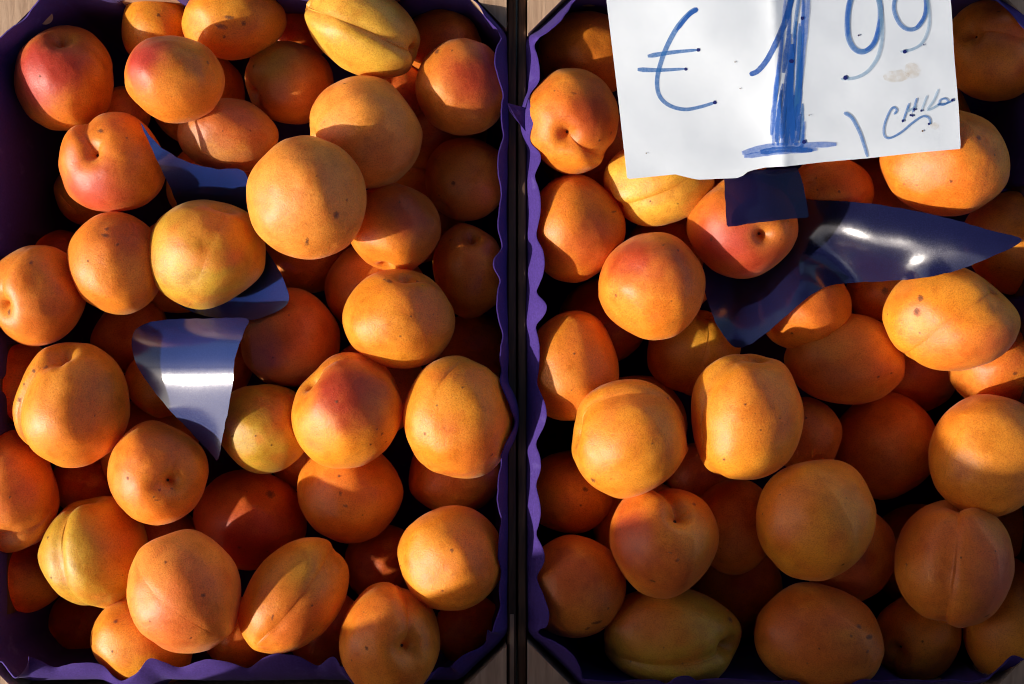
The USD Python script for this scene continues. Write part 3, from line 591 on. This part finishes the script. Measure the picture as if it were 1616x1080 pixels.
SURF = []
GROUPS = {}
for i, f in enumerate(fruits):
    w, col, Z = build_apricot(f, 100 + i * 17)
    mesh = trimesh.Trimesh(w, GF, process=False)
    f['w'] = w
    grp = 'apricots heaped in the left crate' if f['cx'] < 812 else 'apricots heaped in the right crate'
    if f.get('filler'): grp = 'apricots in the shade of the lower layers'
    t = thing('apricot', f['label'], 'apricot', grp, f['c'])
    obj('skin', mesh, skin, t, smooth=True, color=col)
    _, _, nrm = meshkit.arrays(mesh, True)
    if f['stem'][2] > 0 and f['lv'] >= 1:
        m = trimesh.creation.icosphere(subdivisions=2, radius=1.0)
        rs = 0.060 * f['r']
        m.vertices = m.vertices * np.array([rs, rs, rs * 0.35]) * (1 + 0.25 * (meshkit.noise(m.vertices * 2.5 + i)[:, None] - 0.5))
        Rz = trimesh.geometry.align_vectors([0, 0, 1], nrm[0]); m.apply_transform(Rz); m.apply_translation(w[0] + nrm[0] * rs * 0.12)
        obj('stem_scar', m, scar_m, t, smooth=True)
    for q, mk in enumerate(f['marks']):
        u, v, sz = mk[:3]; el = mk[3] if len(mk) > 3 else 1.0
        k = S * (D - f['z']) / D
        tgt = np.array([u * f['a'] * k, -v * f['b'] * k])
        ray = unit(np.array([0, 0, D]) - f['c'])
        cand = np.where(nrm @ ray > 0.1)[0]
        j = cand[np.argmin(((w[cand, :2] - tgt) ** 2).sum(1))]
        pm = skin_patch(w, nrm, j, sz * k * 1.25, 31 * i + q, elong=el)
        obj('blemish', pm, blem_m, t, smooth=True, color=np.repeat(np.r_[0.62, np.full(14, 0.42), np.zeros(14)], 3).reshape(-1, 3))


# ------------------------------------------------------------------ heights of the heap, for the card and the films lying on it
from scipy.spatial import cKDTree, Delaunay
from scipy.interpolate import RBFInterpolator
def proj(w):
    k = D / (S * (D - w[:, 2])); return np.stack([CX + w[:, 0] * k, CY - w[:, 1] * k], 1)
def fr(cx, cy): return min(fruits, key=lambda f: (f['cx'] - cx) ** 2 + (f['cy'] - cy) ** 2 + 1e6 * bool(f.get('filler')))
for f in fruits:
    ww = f['w'] + f['c']; up = f['w'] @ unit(np.array([0, 0, D]) - f['c']) > 0
    f['front'] = (cKDTree(proj(ww[up])), ww[up, 2]); f['back'] = (cKDTree(proj(ww[~up])), ww[~up, 2])
def limits(px, over, under):
    lo, hi = np.full(len(px), -1.0), np.full(len(px), 1.0)
    for c in over:
        kd, z = fr(*c)['front']; d, j = kd.query(px, k=3); lo = np.where(d[:, 0] < 5, np.maximum(lo, z[j].max(1)), lo)
    for c in under:
        kd, z = fr(*c)['back']; d, j = kd.query(px, k=3); hi = np.where(d[:, 0] < 5, np.minimum(hi, z[j].min(1)), hi)
    return lo, hi

def smooth_line(p, n=6, closed=False):
    p = np.asarray(p, float); q = np.vstack([p[-1:], p, p[:2]]) if closed else np.vstack([2 * p[0] - p[1], p, 2 * p[-1] - p[-2]])
    out = []
    for i in range(1, len(q) - 2):
        a, b, c, d = q[i - 1:i + 3]
        for t in np.arange(n) / n:
            out.append(0.5 * (2 * b + (c - a) * t + (2 * a - 5 * b + 4 * c - d) * t * t + (3 * b - a - 3 * c + d) * t ** 3))
    if not closed: out.append(p[-1])
    return np.array(out)

def sheet_points(outline, step):
    """boundary points and a jittered grid inside an outline drawn in photograph pixels, and their triangles"""
    pg = Polygon(outline)
    ring = pg.exterior; m = int(ring.length / step)
    bd = np.array([ring.interpolate(k / m, normalized=True).coords[0] for k in range(m)])
    x0, y0, x1, y1 = pg.bounds
    gx, gy = np.meshgrid(np.arange(x0, x1, step), np.arange(y0, y1, step)); g = np.stack([gx.ravel(), gy.ravel()], 1)
    inner = pg.buffer(-step * 0.55)
    g = g[shapely.contains_xy(inner, g[:, 0], g[:, 1])]
    p = np.vstack([bd, g]); T = Delaunay(p).simplices; c = p[T].mean(1)
    T = T[shapely.contains_xy(pg, c[:, 0], c[:, 1])]
    a = p[T[:, 1]] - p[T[:, 0]]; b = p[T[:, 2]] - p[T[:, 0]]
    cr = a[:, 0] * b[:, 1] - a[:, 1] * b[:, 0]
    T[cr > 0] = T[cr > 0][:, ::-1]                      # counter-clockwise with y up
    return p, T, m

def solid_sheet(w, T, m, th):
    """the sheet with real thickness: top, underside and edge"""
    _, _, n = meshkit.arrays(trimesh.Trimesh(w, T, process=False), True)
    b = w - n * th; k = len(w)
    i = np.arange(m); j = (i + 1) % m
    F = np.vstack([T, T[:, ::-1] + k, np.stack([i, j, j + k], 1), np.stack([i, j + k, i + k], 1)])
    return trimesh.Trimesh(np.vstack([w, b]), F, process=False)

# ------------------------------------------------------------------ the hand-written price card
def card_z(px, py):
    px, py = np.asarray(px, float), np.asarray(py, float)
    crease = 1229 + (py - 130) * 0.06
    z = CARD0 + 0.000030 * (283 - py) - 0.00001 * np.abs(px - 1230) * 0
    z = z + 0.0030 * np.exp(-np.abs(px - crease) / 22.0) * 0.8 - 0.000012 * np.abs(px - crease)
    z = z + 0.0016 * np.sin((px - 960) / 120.0 + py / 150.0) * np.exp(-((py - 250) / 140.0) ** 2) + 0.0010 * np.sin(px / 60.0 + 1.3) * np.exp(-((py - 262) / 30.0) ** 2)
    z = z + 0.0035 * np.exp(-(((px - 1090) / 120.0) ** 2 + ((py - 40) / 90.0) ** 2)) + 0.0025 * np.exp(-(((px - 1400) / 110.0) ** 2 + ((py - 90) / 100.0) ** 2))
    z = z + 0.0020 * np.tanh((px - py * 0.9 - 1040) / 60.0) * np.exp(-((px - 1150) / 160.0) ** 2) + 0.0016 * (meshkit.fbm(np.stack([px / 130.0, py / 110.0, px * 0], -1), 3, 4) - 0.5)
    return z
CARD0 = 0.010
outl = [(944, -120), (957, 0), (975, 150), (990, 283), (1060, 276), (1130, 269), (1180, 266), (1240, 263), (1300, 256), (1370, 250), (1450, 241), (1516, 235), (1513, 170), (1506, 90), (1502, 20), (1490, -120)]
pp, T, m = sheet_points(outl, 6)
need = limits(pp, [(f['cx'], f['cy']) for f in fruits if not f.get('filler') and f['cx'] > 850 and f['cy'] < 420], [])[0]
CARD0 += float(max(0.0, (need - card_z(pp[:, 0], pp[:, 1])).max())) + 0.0008
print('card0', CARD0)
def card_points(px, lift=0.0): return np.array([P(x, y, z + lift) for (x, y), z in zip(px, card_z(px[:, 0], px[:, 1]))])
card = thing('price_card', 'white folded card with a hand-written blue price lying on the right heap', 'price sign', None, P(1230, 130, CARD0))
cpos = P(1230, 130, CARD0)
cw = card_points(pp)
cm = solid_sheet(cw - cpos, T, m, 0.0005)
obj('card_face', cm, paper_m, card, smooth=50)
bo = [(960, -120), (1000, 120), (1012, 262), (1100, 284), (1168, 281), (1182, 270), (1240, 258), (1500, 226), (1480, -120)]
bp, bT, bm = sheet_points(bo, 10)
bw = card_points(bp, -0.0022) - cpos
obj('back_leaf', solid_sheet(bw, bT, bm, 0.0004), paper_m, card, smooth=50)

LIFT = [0.00012]
def stroke(points, w0, w1, mat, n=8, jag=0.0, name='pen_stroke', seed=1, cap=True):
    rng = np.random.RandomState(seed)
    c = smooth_line(points, n) if len(points) > 2 else np.linspace(points[0], points[1], 14)
    tan = np.gradient(c, axis=0); tan /= np.linalg.norm(tan, axis=1)[:, None] + 1e-9
    nr = np.stack([-tan[:, 1], tan[:, 0]], 1)
    k = len(c); w = np.linspace(w0, w1, k) / 2
    if cap:
        e = np.minimum(np.arange(k), np.arange(k)[::-1]); w = w * np.clip(0.55 + 0.25 * e, 0, 1)
    wl = w * (1 + jag * (rng.rand(k) - 0.5)); wr = w * (1 + jag * (rng.rand(k) - 0.5))
    px = np.vstack([c + nr * wl[:, None], c + nr * (wl * 0.33)[:, None], c - nr * (wr * 0.33)[:, None], c - nr * wr[:, None]])
    LIFT[0] += 0.000006
    V = card_points(px, LIFT[0]) - cpos
    i = np.arange(k - 1); F = []
    for r in range(3):
        a, b = r * k + i, (r + 1) * k + i
        F += [np.stack([a, b, b + 1], 1), np.stack([a, b + 1, a + 1], 1)]
    F = np.vstack(F)
    mm = trimesh.Trimesh(V, F, process=False)
    if mm.face_normals[:, 2].mean() < 0: mm.invert()
    obj(name, mm, mat, card, smooth=True)
def dot(x, y, r, mat=None, name='ink_dot', seed=0):
    rng = np.random.RandomState(int(x * 7 + y)); a = np.arange(12) / 12 * 2 * np.pi
    rr = r * (0.85 + 0.3 * rng.rand(12))
    px = np.vstack([[x, y], np.stack([x + rr * np.cos(a), y + rr * np.sin(a)], 1)])
    LIFT[0] += 0.000003
    V = card_points(px, LIFT[0] + 0.00008) - cpos
    F = np.array([(0, 1 + (k + 1) % 12, 1 + k) for k in range(12)])
    obj(name, trimesh.Trimesh(V, F, process=False), mat or ink_dot, card, smooth=True)
# the euro sign
stroke([(1101, 14), (1088, 22), (1070, 42), (1055, 68), (1044, 95), (1037, 125), (1040, 150), (1055, 166), (1080, 173), (1105, 169), (1128, 162)], 9, 5, ink_mid)
stroke([(1101, 14), (1086, 25), (1068, 48)], 7, 6, ink_full)
stroke([(1022, 89), (1060, 83), (1102, 79)], 8, 4.5, ink_mid); stroke([(1006, 110), (1040, 111), (1082, 109)], 8, 4, ink_mid)
for q in ((1128, 162, 2.8), (1102, 79, 2.8), (1082, 109.5, 2.5)): dot(*q)
# the one: flag, brushed-over shaft, foot
stroke([(1183, 118), (1196, 112), (1212, 92), (1228, 60), (1241, 28), (1251, -14)], 8, 10, ink_full, jag=.1)
stroke([(1241, 30), (1249, -2), (1253, -30)], 8, 9, ink_full, seed=5)
rs = np.random.RandomState(4)
for q in range(23):
    t = rs.rand(); xb = 1216 + 50 * t; xt = 1243 + 30 * t + rs.uniform(-4, 4)
    ya, yb = (rs.uniform(30, 95), rs.uniform(150, 232)) if q % 3 else (rs.uniform(120, 165), rs.uniform(205, 234))
    if q in (2, 7, 13, 19): ya, yb = -15, rs.uniform(110, 232)
    f0, f1 = (ya / 232.0, yb / 232.0)
    xs = lambda ff: xt + (xb - xt) * min(1, max(0, ff) * 1.05)
    ym = (ya + yb) / 2
    stroke([(xs(f0), ya), (xs((f0 + f1) / 2) + rs.uniform(-1.5, 1.5), ym), (xs(f1), yb)], rs.uniform(3, 6.5), rs.uniform(3.5, 8), [ink_mid, ink_brush, ink_full, ink_brush][q % 4], jag=.35, seed=q + 10)
for q in range(7):
    y0_ = 120 + 12 * q; xb = 1220 + 7 * q
    stroke([(xb + 8, y0_), (xb + 3, y0_ + 40), (xb, 230)], 4, 7, ink_full if q % 2 else ink_brush, jag=.4, seed=80 + q)
for q in range(3):
    xo = rs.uniform(-6, 6)
    stroke([(1245 + xo, 70), (1240 + xo * 1.5, 150), (1238 + xo * 2.6, 226)], 7, 9, ink_brush, jag=.4, seed=60 + q)
stroke([(1262, -12), (1256, 30), (1252, 60)], 6, 5, ink_mid); stroke([(1276, -14), (1270, 60), (1262, 140)], 8, 7, ink_brush, jag=.2)
stroke([(1171, 242), (1215, 232), (1262, 230), (1320, 228)], 10, 9, ink_brush, jag=.2, seed=3)
stroke([(1174, 247), (1225, 241), (1290, 236)], 8, 7, ink_brush, jag=.25, seed=4)
stroke([(1200, 240), (1240, 236), (1282, 238)], 10, 8, ink_full, jag=.25, seed=8)
for q in ((1266, 29, 2.6), (1249, 97, 3.4), (1269, 224, 3.2)): dot(*q)
# the two nines
stroke([(1358, -22), (1345, -8), (1338, 20), (1338, 55), (1347, 76), (1362, 82), (1378, 70), (1388, 40), (1388, 5), (1378, -18), (1366, -24)], 9, 8, ink_mid)
stroke([(1341, 0), (1337, 28), (1338, 58)], 7, 5, ink_brush, seed=12); stroke([(1366, 80), (1380, 66), (1388, 30)], 6, 5, ink_brush, seed=13)
stroke([(1382, -12), (1390, 20), (1392, 55), (1386, 88), (1370, 112), (1350, 123), (1327, 125)], 7, 5, ink_pale)
stroke([(1420, -16), (1412, 0), (1411, 18), (1420, 38), (1434, 47), (1449, 42), (1460, 22), (1460, -4), (1450, -18)], 6, 7, ink_mid)
stroke([(1446, 44), (1459, 24), (1461, -2)], 5, 5, ink_brush, seed=15)
stroke([(1462, -8), (1466, 20), (1465, 46), (1455, 68), (1440, 78), (1421, 82)], 5, 4.5, ink_pale)
for q in ((1334, 123, 3.6), (1428, 81.5, 3.2), (1355, 56, 1.5), (1458, 71, 1.2)): dot(*q)
# the comma stroke and the word
stroke([(1332, 178), (1344, 186), (1356, 208), (1363, 228), (1369, 248)], 6, 4.5, ink_mid)
stroke([(1411, 181), (1415, 174), (1409, 170), (1402, 180), (1395, 200), (1396, 215), (1405, 218), (1422, 209), (1440, 194), (1456, 184), (1466, 187), (1468, 196)], 3.6, 3.6, ink_mid)
stroke([(1435, 163), (1425, 191)], 4, 3, ink_mid); stroke([(1447, 155), (1440, 178)], 4, 3, ink_mid); stroke([(1431, 177), (1446, 168)], 4, 3, ink_pale)
stroke([(1463, 151), (1454, 175)], 4, 3, ink_pale)
stroke([(1481, 141), (1474, 158), (1464, 173), (1472, 171), (1482, 165)], 4, 4, ink_pale)
stroke([(1482, 165), (1484, 158), (1492, 156), (1496, 161), (1488, 166), (1480, 165), (1492, 164), (1503, 159)], 3.2, 3, ink_mid)
for q in ((1425, 191, 2.2), (1443, 173, 2.2), (1440, 183, 1.8), (1437, 182, 1.8), (1454, 175, 2), (1466, 196, 2), (1503, 158.5, 2.4)): dot(*q)
brown_dot = plain('brown_dot', (0.12, 0.06, 0.03), 0.8)
for q in ((1160, 98, 1.1), (1456, 207, 1.5), (1356, 56, 1.0), (1020, 242, 1.0), (1277, 182, 1.0), (1168, 140, 0.9)): dot(*q, mat=brown_dot, name='fleck')
def stain(x, y, rx, ry, seed):
    rng = np.random.RandomState(seed); k = 26; a = np.arange(k) / k * 2 * np.pi
    rr = 0.75 + 0.35 * rng.rand(k); rr = (rr + np.roll(rr, 1)) / 2
    px = np.vstack([[x, y], np.stack([x + rx * rr * np.cos(a), y + ry * rr * np.sin(a)], 1)])
    LIFT[0] += 0.00001
    V = card_points(px, LIFT[0]) - cpos
    obj('stain', trimesh.Trimesh(V, np.array([(0, 1 + (q + 1) % k, 1 + q) for q in range(k)]), process=False), stain_m, card, smooth=True)
stain(1414, 121, 22, 11, 1); stain(1440, 112, 14, 14, 2); stain(1474, 199, 8, 6, 3)

# ------------------------------------------------------------------ torn pieces of blue plastic film
def film(name, label, outline, ctrl, over, under, step=5, n=5, gap=0.0012):
    ol = smooth_line(outline, n, closed=True) if n else np.array(outline, float)
    q_ = Polygon(ol).exterior; ol = np.array([q_.interpolate(t).coords[0] for t in np.arange(0, q_.length, 3.0)])
    ol = ol + 2.6 * np.stack([meshkit.fbm(np.c_[ol * 0.09, np.full(len(ol), s_)], 3, 3) - 0.5 for s_ in (1.0, 9.0)], 1)   # torn, not cut
    p, T, m = sheet_points(ol, step)
    c = np.array(ctrl, float)
    z = RBFInterpolator(c[:, :2] / 100.0, c[:, 2] / 1000.0, kernel='thin_plate_spline', smoothing=1e-7)(p / 100.0)
    lo, hi = limits(p, over, under)
    # follow the fruit it lies on, smoothly
    nb = [[] for _ in p]
    for a, b, d in T:
        nb[a] += [b, d]; nb[b] += [a, d]; nb[d] += [a, b]
    nb = [np.array(q, int) if q else np.array([i]) for i, q in enumerate(nb)]
    mean_nb = lambda o: np.array([o[q].mean() for q in nb])
    d2 = ((p[:, None, :] - p[None]) ** 2).sum(-1); W = np.exp(-d2 / (2 * 11.0 ** 2)); W[d2 > 40 ** 2] = 0
    def loess(q):                                   # local plane fit: smooths without denting slopes
        out = np.empty_like(q)
        for a in range(len(p)):
            k = np.nonzero(W[a])[0]; A = np.c_[np.ones(len(k)), (p[k] - p[a]) / 11.0]; Aw = A * W[a, k][:, None]
            out[a] = np.linalg.solve(Aw.T @ A + 1e-6 * np.eye(3), Aw.T @ q[k])[0]
        return out
    for rnd in range(3):
        up = np.maximum(0, lo + gap - z); dn = np.maximum(0, z - (hi - gap))
        for o in (up, dn):
            for it in range(14): o[:] = np.maximum(o, 0.97 * mean_nb(o))
        z = z + 1.1 * loess(up) - loess(dn) * (up <= 0.0005)
    z = loess(z)
    w = np.array([P(x, y, zz) for (x, y), zz in zip(p, z)])
    return w, T, m
def place_film(label, pieces, origin, mat):
    t = thing('torn_film', label, 'plastic film', 'torn pieces of blue film', origin)
    for nm, (w, T, m) in pieces: obj(nm, solid_sheet(w - origin, T, m, 0.00025), film_tab_m if nm == 'film_tab' else mat, t, smooth=60)
    return t
L_sheet = film('sheet', '', [(222, 194), (246, 226), (290, 254), (340, 267), (386, 271), (398, 330), (415, 384), (440, 428), (455, 462), (452, 482), (425, 497), (388, 506), (330, 500), (280, 480), (262, 440), (262, 380), (280, 335), (272, 305), (252, 262)],
    [(222, 194, 9), (290, 254, -4), (340, 267, -10), (386, 271, -12), (252, 262, 0), (290, 330, -42), (330, 330, -46), (385, 330, -38), (415, 384, -26), (440, 428, -22), (455, 462, -18), (430, 495, -20), (388, 506, -22), (330, 400, -50), (300, 470, -40), (330, 500, -30), (262, 400, -45)],
    [], [(327, 402), (484, 312)], n=4)
L_curl = film('curl', '', [(211, 526), (226, 512), (262, 505), (320, 503), (389, 503), (386, 520), (376, 548), (369, 575), (368, 600), (361, 640), (351, 692), (343, 727), (336, 720), (300, 681), (258, 636), (220, 585), (209, 552)],
    [(x, y, -11 + (x - 211) * 0.17 + q) for x in (211, 270, 330, 389) for y, q in ((505, -20), (522, -10.5), (545, -4), (565, -0.9), (582, 0), (600, -1), (620, -3.8), (645, -8), (690, -15), (727, -20))],
    [(206, 530), (251, 604), (352, 572), (417, 677), (250, 746)], [(327, 402)], n=4)
place_film('torn blue film wrapped under the notched yellow-green apricot in the left crate', [('film_sheet', L_sheet), ('film_curl', L_curl)], P(330, 450, -0.03), film_blue)
R_wing = film('wing', '', [(1262, 318), (1290, 316), (1380, 322), (1480, 341), (1560, 363), (1613, 379), (1565, 405), (1500, 430), (1430, 442), (1340, 447), (1296, 456), (1255, 486), (1215, 521), (1182, 544), (1160, 548), (1137, 522), (1120, 484), (1108, 436), (1120, 400), (1180, 380), (1240, 350)],
    [(x, 318 + (x - 1262) * 0.17 + dy, (-25 + (x - 1290) * 0.180 if x < 1500 else 13 + (x - 1500) * 0.11) + q) for x in (1290, 1360, 1440, 1520, 1600) for dy, q in ((0, -1.2), (20, 0), (40, -1.2), (60, -4.4), (80, -8.5), (108, -15))] +
    [(1255, 486, -18), (1260, 430, -30), (1180, 544, -22), (1160, 548, -24), (1120, 484, -26), (1108, 436, -34), (1160, 470, -40), (1190, 400, -50), (1210, 500, -24)],
    [(1270, 482), (1310, 302), (1500, 503), (1603, 384), (1489, 256), (1095, 557)], [(1171, 360)], n=4)
R_tab = film('tab', '', [(1141, 270), (1200, 268), (1258, 265), (1268, 292), (1277, 343), (1262, 344.5), (1230, 347.5), (1190, 352.5), (1147, 359), (1145, 330), (1144, 300)],
    [(1141, 270, 13), (1200, 268, 15), (1258, 265, 9), (1277, 343, 4), (1210, 310, 16), (1205, 350, 11), (1147, 359, 8), (1144, 310, 13)], [(1171, 360), (1310, 302), (1040, 288)], [], n=0, gap=0.002)
place_film('torn dark blue film with a long pointed wing, below the price card', [('film_wing', R_wing), ('film_tab', R_tab)], P(1250, 420, -0.01), film_navy)
